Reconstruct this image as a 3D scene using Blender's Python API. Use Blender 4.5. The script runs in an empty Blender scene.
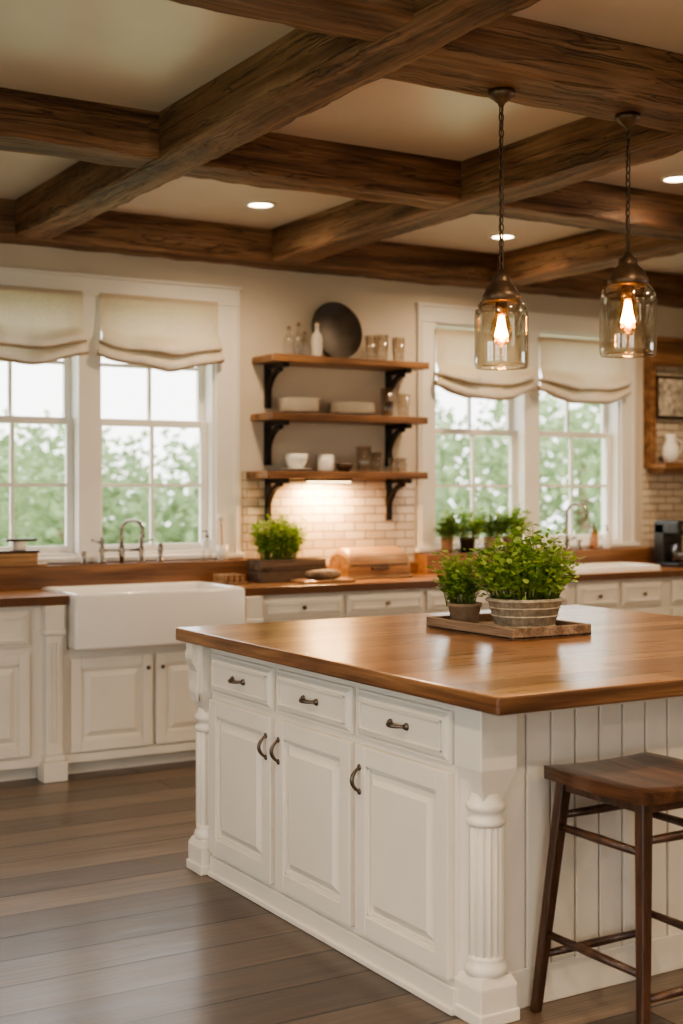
import bpy, bmesh, math, random
from mathutils import Vector, Matrix, noise
random.seed(7)
S=bpy.context.scene
# ------------------------------------------------------------------ materials
def newmat(name):
    m=bpy.data.materials.new(name); m.use_nodes=True
    nt=m.node_tree; nt.nodes.clear()
    o=nt.nodes.new('ShaderNodeOutputMaterial'); p=nt.nodes.new('ShaderNodeBsdfPrincipled')
    nt.links.new(p.outputs[0],o.inputs[0])
    return m,nt,p,o
def N(nt,t,**k):
    n=nt.nodes.new(t)
    for a,b in k.items(): setattr(n,a,b)
    return n
def c4(c): return (c[0],c[1],c[2],1)
def ramp(nt,stops):
    r=N(nt,'ShaderNodeValToRGB'); e=r.color_ramp.elements
    while len(e)<len(stops): e.new(.5)
    for i,(p,c) in enumerate(stops): e[i].position=p; e[i].color=c4(c)
    return r
def plain(name,col,rough=.5,metal=0,bump=0,bscale=40,var=.06,coat=0,nscale=3,spec=.5):
    m,nt,p,o=newmat(name)
    tc=N(nt,'ShaderNodeTexCoord'); nz=N(nt,'ShaderNodeTexNoise'); nz.inputs['Scale'].default_value=nscale; nz.inputs['Detail'].default_value=5
    nt.links.new(tc.outputs['Object'],nz.inputs['Vector'])
    d=tuple(max(0,x*(1-var)) for x in col); l=tuple(min(1,x*(1+var)) for x in col)
    r=ramp(nt,[(.3,d),(.7,l)]); nt.links.new(nz.outputs['Fac'],r.inputs[0]); nt.links.new(r.outputs[0],p.inputs['Base Color'])
    p.inputs['Roughness'].default_value=rough; p.inputs['Metallic'].default_value=metal
    p.inputs['Coat Weight'].default_value=coat; p.inputs['Specular IOR Level'].default_value=spec
    if bump>0:
        n2=N(nt,'ShaderNodeTexNoise'); n2.inputs['Scale'].default_value=bscale; n2.inputs['Detail'].default_value=4
        nt.links.new(tc.outputs['Object'],n2.inputs['Vector'])
        b=N(nt,'ShaderNodeBump'); b.inputs['Strength'].default_value=bump; b.inputs['Distance'].default_value=.01
        nt.links.new(n2.outputs['Fac'],b.inputs['Height']); nt.links.new(b.outputs[0],p.inputs['Normal'])
    return m
def wood(name,cols,axis=0,rough=.55,sc=1,bump=.35,coat=0,crack=0):
    m,nt,p,o=newmat(name)
    tc=N(nt,'ShaderNodeTexCoord'); oi=N(nt,'ShaderNodeObjectInfo')
    ml=N(nt,'ShaderNodeMath',operation='MULTIPLY'); ml.inputs[1].default_value=17
    nt.links.new(oi.outputs['Random'],ml.inputs[0])
    ad=N(nt,'ShaderNodeVectorMath',operation='ADD')
    nt.links.new(tc.outputs['Object'],ad.inputs[0]); nt.links.new(ml.outputs[0],ad.inputs[1])
    def nzs(a,b,det,dist=0):
        mp=N(nt,'ShaderNodeMapping'); s=[b*sc]*3; s[axis]=a*sc; mp.inputs['Scale'].default_value=s
        nt.links.new(ad.outputs[0],mp.inputs['Vector'])
        n=N(nt,'ShaderNodeTexNoise'); n.inputs['Scale'].default_value=1; n.inputs['Detail'].default_value=det; n.inputs['Distortion'].default_value=dist
        nt.links.new(mp.outputs[0],n.inputs['Vector']); return n
    def mul(a,b,fac):
        mx=N(nt,'ShaderNodeMix',data_type='RGBA',blend_type='MULTIPLY'); mx.inputs[0].default_value=fac
        nt.links.new(a,mx.inputs[6]); nt.links.new(b,mx.inputs[7]); return mx.outputs[2]
    n1=nzs(.9,9,6,.6); n2=nzs(2.5,70,5,.2); n3=nzs(1.2,2.2,2)
    r=ramp(nt,[(.32,cols[0]),(.5,cols[1]),(.68,cols[2])]); nt.links.new(n1.outputs['Fac'],r.inputs[0])
    g=ramp(nt,[(.35,(.5,.5,.5)),(.6,(1,1,1))]); nt.links.new(n2.outputs['Fac'],g.inputs[0])
    g3=ramp(nt,[(.3,(.68,.68,.70)),(.7,(1.0,1.0,1.0))]); nt.links.new(n3.outputs['Fac'],g3.inputs[0])
    c=mul(r.outputs[0],g.outputs[0],.75); c=mul(c,g3.outputs[0],1)
    sm=N(nt,'ShaderNodeMath',operation='ADD'); nt.links.new(n1.outputs['Fac'],sm.inputs[0]); nt.links.new(n2.outputs['Fac'],sm.inputs[1])
    hgt=sm.outputs[0]
    if crack:
        n4=nzs(.8,14,3,1.2); k=ramp(nt,[(.482,(1,1,1)),(.5,(.22,.2,.2)),(.518,(1,1,1))]); nt.links.new(n4.outputs['Fac'],k.inputs[0])
        c=mul(c,k.outputs[0],crack)
        s2=N(nt,'ShaderNodeMath',operation='ADD'); nt.links.new(hgt,s2.inputs[0]); nt.links.new(k.outputs[0],s2.inputs[1]); hgt=s2.outputs[0]
    nt.links.new(c,p.inputs['Base Color'])
    b=N(nt,'ShaderNodeBump'); b.inputs['Strength'].default_value=bump; b.inputs['Distance'].default_value=.008
    nt.links.new(hgt,b.inputs['Height']); nt.links.new(b.outputs[0],p.inputs['Normal'])
    p.inputs['Roughness'].default_value=rough; p.inputs['Coat Weight'].default_value=coat; p.inputs['Coat Roughness'].default_value=.15
    return m
def planks(name,stops,length,width,mort,mcol,swap=False,rough=.4,bump=.3,coat=0,grain=.5,gs=60,zmap=False,offset=.37,rvar=.15,crough=.2,fine=0):
    m,nt,p,o=newmat(name)
    tc=N(nt,'ShaderNodeTexCoord'); sp=N(nt,'ShaderNodeSeparateXYZ'); nt.links.new(tc.outputs['Object'],sp.inputs[0])
    cb=N(nt,'ShaderNodeCombineXYZ')
    a,b_=('X','Z') if zmap else (('Y','X') if swap else ('X','Y'))
    nt.links.new(sp.outputs[a],cb.inputs[0]); nt.links.new(sp.outputs[b_],cb.inputs[1])
    br=N(nt,'ShaderNodeTexBrick'); br.offset=offset; br.offset_frequency=2
    br.inputs['Scale'].default_value=1; br.inputs['Brick Width'].default_value=length; br.inputs['Row Height'].default_value=width
    br.inputs['Mortar Size'].default_value=mort; br.inputs['Mortar Smooth'].default_value=.3
    br.inputs['Color1'].default_value=(0,0,0,1); br.inputs['Color2'].default_value=(1,1,1,1); br.inputs['Mortar'].default_value=(.5,.5,.5,1)
    nt.links.new(cb.outputs[0],br.inputs['Vector'])
    vm=N(nt,'ShaderNodeVectorMath',operation='MULTIPLY'); vm.inputs[1].default_value=(9,9,9); nt.links.new(br.outputs['Color'],vm.inputs[0])
    ad=N(nt,'ShaderNodeVectorMath',operation='ADD'); nt.links.new(cb.outputs[0],ad.inputs[0]); nt.links.new(vm.outputs[0],ad.inputs[1])
    mp=N(nt,'ShaderNodeMapping'); mp.inputs['Scale'].default_value=(1.6,gs*.35,1); nt.links.new(ad.outputs[0],mp.inputs['Vector'])
    nz=N(nt,'ShaderNodeTexNoise'); nz.inputs['Scale'].default_value=1; nz.inputs['Detail'].default_value=8; nz.inputs['Distortion'].default_value=.5
    nt.links.new(mp.outputs[0],nz.inputs['Vector'])
    mxf=N(nt,'ShaderNodeMix',data_type='FLOAT'); mxf.inputs[0].default_value=grain
    nt.links.new(br.outputs['Color'],mxf.inputs[2]); nt.links.new(nz.outputs['Fac'],mxf.inputs[3])
    r=ramp(nt,stops); nt.links.new(mxf.outputs[0],r.inputs[0]); col=r.outputs[0]
    if fine:
        m2=N(nt,'ShaderNodeMapping'); m2.inputs['Scale'].default_value=(3,120,1); nt.links.new(ad.outputs[0],m2.inputs['Vector'])
        z2=N(nt,'ShaderNodeTexNoise'); z2.inputs['Scale'].default_value=1; z2.inputs['Detail'].default_value=4; nt.links.new(m2.outputs[0],z2.inputs['Vector'])
        g=ramp(nt,[(.35,(.45,.45,.45)),(.58,(1,1,1))]); nt.links.new(z2.outputs['Fac'],g.inputs[0])
        q=N(nt,'ShaderNodeMix',data_type='RGBA',blend_type='MULTIPLY'); q.inputs[0].default_value=fine; nt.links.new(col,q.inputs[6]); nt.links.new(g.outputs[0],q.inputs[7]); col=q.outputs[2]
    mx=N(nt,'ShaderNodeMix',data_type='RGBA'); mx.inputs[7].default_value=c4(mcol)
    nt.links.new(br.outputs['Fac'],mx.inputs[0]); nt.links.new(col,mx.inputs[6]); nt.links.new(mx.outputs[2],p.inputs['Base Color'])
    h=N(nt,'ShaderNodeMath',operation='MULTIPLY_ADD'); h.inputs[1].default_value=-1.5; nt.links.new(br.outputs['Fac'],h.inputs[0]); 
    h2=N(nt,'ShaderNodeMath',operation='MULTIPLY'); h2.inputs[1].default_value=.35; nt.links.new(nz.outputs['Fac'],h2.inputs[0]); nt.links.new(h2.outputs[0],h.inputs[2])
    b=N(nt,'ShaderNodeBump'); b.inputs['Strength'].default_value=bump; b.inputs['Distance'].default_value=.006
    nt.links.new(h.outputs[0],b.inputs['Height']); nt.links.new(b.outputs[0],p.inputs['Normal'])
    rr=N(nt,'ShaderNodeMapRange'); rr.inputs[3].default_value=rough-rvar; rr.inputs[4].default_value=rough+rvar
    nt.links.new(nz.outputs['Fac'],rr.inputs[0]); nt.links.new(rr.outputs[0],p.inputs['Roughness'])
    p.inputs['Coat Weight'].default_value=coat; p.inputs['Coat Roughness'].default_value=crough
    return m
def emis(name,col,st):
    m,nt,p,o=newmat(name); p.inputs['Base Color'].default_value=c4(col)
    p.inputs['Emission Color'].default_value=c4(col); p.inputs['Emission Strength'].default_value=st; return m
def glassy(name,tint,base=.06,rim=.6,rough=.02):
    m,nt,p,o=newmat(name); nt.nodes.remove(p)
    t=N(nt,'ShaderNodeBsdfTransparent'); t.inputs[0].default_value=c4(tint)
    g=N(nt,'ShaderNodeBsdfGlossy'); g.inputs['Roughness'].default_value=rough
    lw=N(nt,'ShaderNodeLayerWeight'); lw.inputs[0].default_value=.35
    mr=N(nt,'ShaderNodeMapRange'); mr.inputs[3].default_value=base; mr.inputs[4].default_value=rim
    nt.links.new(lw.outputs['Facing'],mr.inputs[0])
    mx=N(nt,'ShaderNodeMixShader'); nt.links.new(mr.outputs[0],mx.inputs[0]); nt.links.new(t.outputs[0],mx.inputs[1]); nt.links.new(g.outputs[0],mx.inputs[2])
    nt.links.new(mx.outputs[0],o.inputs[0]); return m
def leafmat(name,c1,c2,c3,trans=.35):
    m,nt,p,o=newmat(name)
    g=N(nt,'ShaderNodeNewGeometry'); r=ramp(nt,[(0,c1),(.5,c2),(1,c3)])
    nt.links.new(g.outputs['Random Per Island'],r.inputs[0]); nt.links.new(r.outputs[0],p.inputs['Base Color']); p.inputs['Roughness'].default_value=.5
    t=N(nt,'ShaderNodeBsdfTranslucent'); nt.links.new(r.outputs[0],t.inputs[0])
    mx=N(nt,'ShaderNodeMixShader'); mx.inputs[0].default_value=trans
    nt.links.new(p.outputs[0],mx.inputs[1]); nt.links.new(t.outputs[0],mx.inputs[2]); nt.links.new(mx.outputs[0],o.inputs[0]); return m
def fabric(name,col,trans=.45):
    m,nt,p,o=newmat(name)
    tc=N(nt,'ShaderNodeTexCoord'); nz=N(nt,'ShaderNodeTexNoise'); nz.inputs['Scale'].default_value=6
    mp=N(nt,'ShaderNodeMapping'); mp.inputs['Scale'].default_value=(60,60,8); nt.links.new(tc.outputs['Object'],mp.inputs[0]); nz.inputs['Detail'].default_value=3
    nt.links.new(mp.outputs[0],nz.inputs['Vector'])
    r=ramp(nt,[(.3,tuple(x*.82 for x in col)),(.7,col)]); nt.links.new(nz.outputs['Fac'],r.inputs[0])
    nt.links.new(r.outputs[0],p.inputs['Base Color']); p.inputs['Roughness'].default_value=.9
    t=N(nt,'ShaderNodeBsdfTranslucent'); nt.links.new(r.outputs[0],t.inputs[0])
    mx=N(nt,'ShaderNodeMixShader'); mx.inputs[0].default_value=trans
    nt.links.new(p.outputs[0],mx.inputs[1]); nt.links.new(t.outputs[0],mx.inputs[2]); nt.links.new(mx.outputs[0],o.inputs[0]); return m

BC=[(.115,.052,.026),(.30,.158,.085),(.50,.305,.185)]
M_beamx=wood('beam_wood_x',BC,0,.55,1,1.0,0,.65); M_beamy=wood('beam_wood_y',BC,1,.55,1,1.0,0,.65)
M_ceil=plain('ceiling_paint',(.80,.75,.68),.26,var=.03,bump=.05,bscale=5)
M_wall=plain('wall_plaster',(.69,.61,.50),.75,var=.04,bump=.15,bscale=25)
M_white=plain('painted_cabinet',(.77,.73,.655),.38,var=.04,bump=.06,bscale=60)
M_trim=plain('painted_trim',(.83,.80,.75),.4,var=.02)
M_floor=planks('floor_planks',[(.25,(.038,.024,.017)),(.5,(.105,.070,.049)),(.75,(.21,.152,.110))],4.2,.215,.005,(.008,.005,.004),rough=.36,bump=.7,grain=.62,coat=.3,fine=.65,crough=.22)
TOPC=[(.15,(.17,.070,.028)),(.45,(.345,.165,.070)),(.8,(.53,.29,.14))]
M_top=planks('butcher_block',TOPC,1.7,.125,.0022,(.07,.03,.013),rough=.30,bump=.18,grain=.5,coat=.5,rvar=.1,gs=70,fine=.4,crough=.18)
M_top2=planks('counter_wood',[(.1,(.17,.070,.029)),(.45,(.33,.155,.068)),(.85,(.48,.26,.125))],1.8,.13,.001,(.12,.05,.02),rough=.32,bump=.12,grain=.6,coat=.4,rvar=.08,gs=70,fine=.3)
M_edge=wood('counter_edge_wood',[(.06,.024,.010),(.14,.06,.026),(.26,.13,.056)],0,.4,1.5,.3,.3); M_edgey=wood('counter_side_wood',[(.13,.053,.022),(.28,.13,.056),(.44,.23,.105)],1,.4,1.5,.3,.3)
M_ledge=wood('ledge_wood',[(.15,.065,.031),(.27,.128,.062),(.39,.20,.10)],0,.4,1.2,.2,.2)
M_shelf=wood('shelf_wood',[(.17,.075,.033),(.32,.155,.07),(.48,.255,.122)],0,.45,1.5,.3,.1)
M_tile=planks('backsplash_tile',[(.0,(.50,.41,.31)),(.5,(.64,.55,.44)),(1,(.74,.66,.55))],.15,.052,.004,(.32,.24,.165),rough=.22,bump=.9,grain=.35,gs=20,zmap=True,offset=.5,rvar=.05)
M_iron=plain('black_iron',(.03,.026,.023),.45,.5,var=.2)
M_pewter=plain('pewter',(.15,.125,.105),.35,.9,var=.25,nscale=30)
M_bronze=plain('aged_bronze',(.17,.12,.085),.42,.8,var=.3,nscale=20)
M_chrome=plain('nickel',(.34,.31,.275),.2,1,var=.05)
M_porc=plain('porcelain',(.88,.85,.80),.14,var=.01,coat=.4)
M_cer=plain('stoneware',(.78,.72,.63),.3,var=.06,nscale=12)
M_darkw=wood('dark_wood',[(.03,.015,.009),(.075,.035,.018),(.14,.068,.035)],0,.38,2.5,.25,.25)
M_darkz=wood('stool_wood',[(.038,.016,.009),(.085,.036,.019),(.16,.072,.038)],2,.36,2.5,.25,.3)
M_seat=wood('seat_wood',[(.055,.023,.012),(.13,.056,.027),(.25,.12,.058)],1,.3,2,.25,.5)
M_rust=wood('rustic_wood',[(.16,.098,.06),(.32,.21,.135),(.48,.35,.235)],1,.65,2,.5)
M_plant=wood('planter_wood',[(.09,.055,.036),(.17,.11,.075),(.28,.19,.13)],0,.7,2.5,.5)
M_bread=wood('bread_box_wood',[(.32,.16,.07),(.52,.30,.145),(.66,.42,.22)],0,.4,2,.2,.2)
M_tray=plain('dark_tray',(.05,.038,.03),.4,.3,var=.3,nscale=10)
M_soil=plain('soil',(.03,.02,.013),.95,var=.3,nscale=60,bump=.6,bscale=80)
M_zinc=plain('woven_metal',(.48,.42,.33),.5,.3,var=.3,nscale=40,bump=.3,bscale=90)
M_terra=plain('clay_pot',(.30,.215,.145),.7,var=.25,nscale=25,bump=.2)
M_leaf=leafmat('herb_leaves',(.13,.25,.04),(.29,.46,.09),(.50,.68,.19))
M_leafd=leafmat('dark_herb_leaves',(.09,.17,.05),(.18,.30,.09),(.31,.46,.17))
M_stem=plain('stems',(.22,.34,.09),.6)
M_lin=fabric('linen_shade',(.76,.655,.52),.30)
M_hem_foldshade=fabric('linen_hem_foldshade',(.44,.33,.225),.12)  # darker linen: shade of the folds painted in, along with the hem stripe
M_glass=glassy('clear_glass',(.97,.96,.94),.10,.6)
M_pane=glassy('window_glass',(.98,.99,.99),.02,.25)
M_jar=glassy('pendant_glass',(.97,.94,.88),.08,.7)
M_bulb=glassy('bulb_glass',(1,.86,.62),.05,.5)
M_fil=emis('filament',(1,.45,.12),150)
M_glow=emis('bulb_core',(1,.46,.13),38)
M_down=emis('downlight_lens',(1,.80,.52),14)
M_led=emis('led_strip',(1,.72,.38),14)
M_black=plain('black_plastic',(.025,.025,.025),.3,var=.1)
M_foil=leafmat('tree_leaves',(.20,.28,.14),(.31,.41,.22),(.47,.56,.36),.35)
M_grass=plain('lawn',(.36,.47,.27),.9,var=.2,nscale=2)
M_paper=plain('old_print',(.50,.45,.38),.7,var=.6,nscale=22)
M_amber=glassy('amber_glass',(.75,.5,.3),.1,.6)
# ------------------------------------------------------------------ builder
class B:
    def __init__(s,name):
        s.name=name; s.bm=bmesh.new(); s.mats=[]
    def mi(s,m):
        if m not in s.mats: s.mats.append(m)
        return s.mats.index(m)
    def add(s,vs,fs,mat,smooth=False,mtx=None):
        i=s.mi(mat); bv=[s.bm.verts.new((mtx@Vector(v)) if mtx else v) for v in vs]; out=[]
        for f in fs:
            try:
                fc=s.bm.faces.new([bv[k] for k in f]); fc.material_index=i; fc.smooth=smooth; out.append(fc)
            except ValueError: pass
        return bv,out
    def hexa(s,p,mat,bev=0,mtx=None,seg=2):
        tb=bmesh.new(); bv=[tb.verts.new(v) for v in p]
        for f in ((3,2,1,0),(4,5,6,7),(0,1,5,4),(1,2,6,5),(2,3,7,6),(3,0,4,7)): tb.faces.new([bv[k] for k in f])
        bmesh.ops.recalc_face_normals(tb,faces=tb.faces)
        if bev>0: bmesh.ops.bevel(tb,geom=list(tb.edges),offset=bev,segments=seg,profile=.5,affect='EDGES')
        return s.merge(tb,mat,False,mtx)
    def merge(s,tb,mat,smooth=False,mtx=None):
        tb.verts.ensure_lookup_table(); tb.verts.index_update()
        vs=[v.co.copy() for v in tb.verts]; fs=[[v.index for v in f.verts] for f in tb.faces]; tb.free()
        return s.add(vs,fs,mat,smooth,mtx)
    def box(s,x0,x1,y0,y1,z0,z1,mat,bev=0,mtx=None,seg=2):
        return s.hexa([(x0,y0,z0),(x1,y0,z0),(x1,y1,z0),(x0,y1,z0),(x0,y0,z1),(x1,y0,z1),(x1,y1,z1),(x0,y1,z1)],mat,bev,mtx,seg)
    def lathe(s,prof,c,mat,seg=32,smooth=True,flute=0,nf=16,sx=1,sy=1,mtx=None,caps=True):
        vs=[];fs=[];n=len(prof)
        for k,(r,z) in enumerate(prof):
            for j in range(seg):
                a=2*math.pi*j/seg; rr=r
                if flute: rr=r-flute*abs(math.sin(nf*a/2))
                vs.append((c[0]+rr*math.cos(a)*sx,c[1]+rr*math.sin(a)*sy,c[2]+z))
        for k in range(n-1):
            for j in range(seg):
                j2=(j+1)%seg; fs.append((k*seg+j,k*seg+j2,(k+1)*seg+j2,(k+1)*seg+j))
        if caps and prof[0][0]>1e-4: fs.append(tuple(reversed(range(seg))))
        if caps and prof[-1][0]>1e-4: fs.append(tuple((n-1)*seg+j for j in range(seg)))
        s.add(vs,fs,mat,smooth,mtx)
    def shell(s,prof,c,mat,seg=32,sx=1,sy=1): s.lathe(prof,c,mat,seg,True,0,16,sx,sy,None,False)
    def tube(s,pts,r,mat,seg=8,closed=False,caps=True):
        P=[Vector(p) for p in pts]; n=len(P); R=r if isinstance(r,(list,tuple)) else [r]*n
        vs=[];fs=[]; prev=None
        for i in range(n):
            if closed: t=(P[(i+1)%n]-P[i-1])
            else: t=P[min(i+1,n-1)]-P[max(i-1,0)]
            t.normalize()
            if prev is None:
                a=Vector((0,0,1)) if abs(t.z)<.9 else Vector((1,0,0)); u=t.cross(a).normalized()
            else: u=(prev-t*prev.dot(t)).normalized()
            prev=u; w=t.cross(u)
            for j in range(seg):
                a=2*math.pi*j/seg; vs.append(P[i]+(u*math.cos(a)+w*math.sin(a))*R[i])
        m=n if closed else n-1
        for i in range(m):
            i2=(i+1)%n
            for j in range(seg):
                j2=(j+1)%seg; fs.append((i*seg+j,i*seg+j2,i2*seg+j2,i2*seg+j))
        if not closed and caps: fs.append(tuple(reversed(range(seg)))); fs.append(tuple((n-1)*seg+j for j in range(seg)))
        s.add(vs,fs,mat,True)
    def done(s,origin=None):
        bm=s.bm
        xs=[v.co for v in bm.verts]
        if origin is None:
            mn=Vector((min(v.x for v in xs),min(v.y for v in xs),min(v.z for v in xs))); mx=Vector((max(v.x for v in xs),max(v.y for v in xs),max(v.z for v in xs)))
            o=Vector(((mn.x+mx.x)/2,(mn.y+mx.y)/2,mn.z))
        else: o=Vector(origin)
        for v in bm.verts: v.co-=o
        bmesh.ops.recalc_face_normals(bm,faces=bm.faces)
        me=bpy.data.meshes.new(s.name); bm.to_mesh(me); bm.free()
        for m in s.mats: me.materials.append(m)
        ob=bpy.data.objects.new(s.name,me); ob.location=o; S.collection.objects.link(ob); return ob
def fmap(face,d):
    if face=='Y': return lambda u,w,z:(u,d-w,z)
    if face=='y': return lambda u,w,z:(u,d+w,z)
    if face=='x': return lambda u,w,z:(d+w,u,z)
    return lambda u,w,z:(d-w,u,z)
def obox(b,f,u0,u1,w0,w1,z0,z1,mat,bev=0):
    b.hexa([f(u0,w0,z0),f(u1,w0,z0),f(u1,w1,z0),f(u0,w1,z0),f(u0,w0,z1),f(u1,w0,z1),f(u1,w1,z1),f(u0,w1,z1)],mat,bev)
def frus(b,f,u0,u1,z0,z1,w0,w1,ins,mat):
    b.hexa([f(u0,w0,z0),f(u1,w0,z0),f(u1,w0,z1),f(u0,w0,z1),f(u0+ins,w1,z0+ins),f(u1-ins,w1,z0+ins),f(u1-ins,w1,z1-ins),f(u0+ins,w1,z1-ins)],mat,0)
def panel(b,f,u0,u1,z0,z1,mat,st=.055,t=.02,raised=True):
    obox(b,f,u0,u0+st,0,t,z0,z1,mat,.003); obox(b,f,u1-st,u1,0,t,z0,z1,mat,.003)
    obox(b,f,u0+st,u1-st,0,t-.0005,z0,z0+st,mat,.003); obox(b,f,u0+st,u1-st,0,t-.0005,z1-st,z1,mat,.003)
    obox(b,f,u0+st-.002,u1-st+.002,0,t*.2,z0+st-.002,z1-st+.002,mat)
    q=.009
    for (a,c,e,g) in ((u0+st,u0+st+q,z0+st,z1-st),(u1-st-q,u1-st,z0+st,z1-st),(u0+st,u1-st,z0+st,z0+st+q),(u0+st,u1-st,z1-st-q,z1-st)):
        obox(b,f,a,c,0,t*.65,e,g,mat,.002)
    if raised: frus(b,f,u0+st+q+.008,u1-st-q-.008,z0+st+q+.008,z1-st-q-.008,t*.2,t*.95,min(.028,(z1-z0-2*st)*.25),mat)
def drawer(b,f,u0,u1,z0,z1,mat):
    obox(b,f,u0,u1,0,.014,z0,z1,mat,.003); frus(b,f,u0+.008,u1-.008,z0+.008,z1-.008,.014,.022,.012,mat)
    q=.03
    for (a,c,e,g) in ((u0+q,u0+q+.007,z0+q,z1-q),(u1-q-.007,u1-q,z0+q,z1-q),(u0+q,u1-q,z0+q,z0+q+.007),(u0+q,u1-q,z1-q-.007,z1-q)):
        obox(b,f,a,c,.02,.029,e,g,mat,.002)
def pull(b,f,u,z,L,vert,mat,w0=.02,h=.028,r=.0045):
    pts=[];R=[]
    for i in range(13):
        t=i/12; a=math.pi*t; o=(t-.5)*L; w=w0+h*max(0,math.sin(a))**.7
        pts.append(f(u,w,z+o) if vert else f(u+o,w,z)); R.append(r*(1+.5*math.sin(a)))
    b.tube(pts,R,mat,8)
    for sg in(-.5,.5):
        c=(u,z+sg*L) if vert else (u+sg*L,z)
        bb=[(c[0]+.012*math.cos(2*math.pi*k/10),c[1]+.012*math.sin(2*math.pi*k/10)) for k in range(10)]
        vs=[f(p[0],w0-.002,p[1]) for p in bb]+[f(c[0]+(p[0]-c[0])*.7,w0+.006,c[1]+(p[1]-c[1])*.7) for p in bb]
        fs=[(k,(k+1)%10,10+(k+1)%10,10+k) for k in range(10)]+[tuple(range(10,20))]
        b.add(vs,fs,mat,True)
def knob(b,f,u,z,mat,w0=.02,r=.013):
    prof=[(.006,0),(.005,.012),(r,.018),(r,.024),(r*.5,.029)]; seg=14; vs=[]
    for rr,w in prof:
        for k in range(seg):
            a=2*math.pi*k/seg; vs.append(f(u+rr*math.cos(a),w0+w,z+rr*math.sin(a)))
    fs=[(i*seg+k,i*seg+(k+1)%seg,(i+1)*seg+(k+1)%seg,(i+1)*seg+k) for i in range(4) for k in range(seg)]+[tuple(4*seg+k for k in range(seg))]
    b.add(vs,fs,mat,True)
# ------------------------------------------------------------------ room
XL,XR,YB,YF,ZC=-2.2,8.4,-2.4,7.15,2.97
b=B('floor'); b.box(XL-.2,XR+.2,YB-.2,YF+.2,-.12,0,M_floor); b.done((0,0,0))
b=B('ceiling'); b.box(XL-.2,XR+.2,YB-.2,YF+.2,ZC,ZC+.15,M_ceil); b.done((0,0,0))
def wall(name,axis,p,q,a0,a1,holes):
    b=B(name)
    def bx(u0,u1,z0,z1):
        if u1-u0<.001: return
        if axis=='Y': b.box(u0,u1,p,q,z0,z1,M_wall)
        else: b.box(p,q,u0,u1,z0,z1,M_wall)
    cur=a0
    for (u0,u1,z0,z1) in holes:
        bx(cur,u0,0,ZC); bx(u0,u1,0,z0); bx(u0,u1,z1,ZC); cur=u1
    bx(cur,a1,0,ZC); return b.done((0,0,0))
Z0,Z1=1.08,2.53
wall('wall_back','Y',YF,YF+.18,XL-.2,XR+.2,[(1.85,3.40,Z0,Z1),(4.95,6.55,Z0,Z1)])
wall('wall_left','X',XL-.18,XL,YB,YF,[(-1.2,1.0,.3,2.55),(2.0,4.4,.3,2.55)])
wall('wall_right','X',XR,XR+.18,YB,YF,[(.5,2.5,.9,2.4)])
wall('wall_front','Y',YB-.18,YB,XL-.2,XR+.2,[(-1.2,1.2,.3,2.55)])
def sash(b,f,u0,u1,z0,z1,w,fr=.04,nv=1,nh=1):
    t=.035
    obox(b,f,u0,u0+fr,w,w+t,z0,z1,M_trim,.003); obox(b,f,u1-fr,u1,w,w+t,z0,z1,M_trim,.003)
    obox(b,f,u0+fr,u1-fr,w,w+t,z0,z0+fr,M_trim,.003); obox(b,f,u0+fr,u1-fr,w,w+t,z1-fr,z1,M_trim,.003)
    for i in range(nv):
        u=u0+fr+(u1-u0-2*fr)*(i+1)/(nv+1); obox(b,f,u-.010,u+.010,w+.006,w+t-.006,z0+fr,z1-fr,M_trim)
    for i in range(nh):
        z=z0+fr+(z1-z0-2*fr)*(i+1)/(nh+1); obox(b,f,u0+fr,u1-fr,w+.007,w+t-.007,z-.010,z+.010,M_trim)
    vs=[f(u0+fr,w+t/2,z0+fr),f(u1-fr,w+t/2,z0+fr),f(u1-fr,w+t/2,z1-fr),f(u0+fr,w+t/2,z1-fr)]
    b.add(vs,[(0,1,2,3)],M_pane)
def window(name,f,u0,u1,m0,m1,z0,z1,cas=.13):
    b=B(name)
    for a,c in ((u0,u0+.02),(u1-.02,u1)): obox(b,f,a,c,-.17,.0,z0,z1,M_trim)
    obox(b,f,u0+.02,u1-.02,-.17,0,z1-.02,z1,M_trim); obox(b,f,u0+.02,u1-.02,-.17,0,z0,z0+.02,M_trim)
    obox(b,f,u0-cas,u0+.004,0,.025,z0-.0,z1,M_trim,.004); obox(b,f,u1-.004,u1+cas,0,.025,z0-.0,z1,M_trim,.004)
    obox(b,f,u0-cas+.02,u0-cas+.035,.02,.033,z0,z1,M_trim,.003); obox(b,f,u1+cas-.035,u1+cas-.02,.02,.033,z0,z1,M_trim,.003)
    obox(b,f,u0-cas,u1+cas,0,.027,z1,z1+.10,M_trim,.004); obox(b,f,u0-cas-.012,u1+cas+.012,0,.04,z1+.10,z1+.118,M_trim,.004)
    obox(b,f,u0-cas-.02,u1+cas+.02,0,.055,z0-.03,z0,M_trim,.006)
    obox(b,f,m0,m1,-.15,.022,z0,z1,M_trim,.004)
    zm=(z0+z1)/2+.03
    for a,c in ((u0+.02,m0),(m1,u1-.02)):
        sash(b,f,a,c,z0+.02,zm+.02,-.10); sash(b,f,a,c,zm-.02,z1-.02,-.14)
    return b.done()
window('window_1',fmap('Y',YF),1.85,3.40,2.56,2.69,Z0,Z1,.15)
window('window_2',fmap('Y',YF),4.95,6.55,5.68,5.81,Z0,Z1,.13)
window('added_window_3',fmap('x',XL),-1.2,1.0,-.15,-.05,.3,2.55)  # unseen window, added to bring in side daylight
window('added_window_4',fmap('x',XL),2.0,4.4,3.15,3.25,.3,2.55)  # second unseen side window, added for daylight fill
window('added_window_5',fmap('y',YB),-1.2,1.2,-.05,.05,.3,2.55)  # unseen window behind the camera, added for soft fill
window('window_6',fmap('X',XR),.5,2.5,1.45,1.55,.9,2.4)
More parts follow.
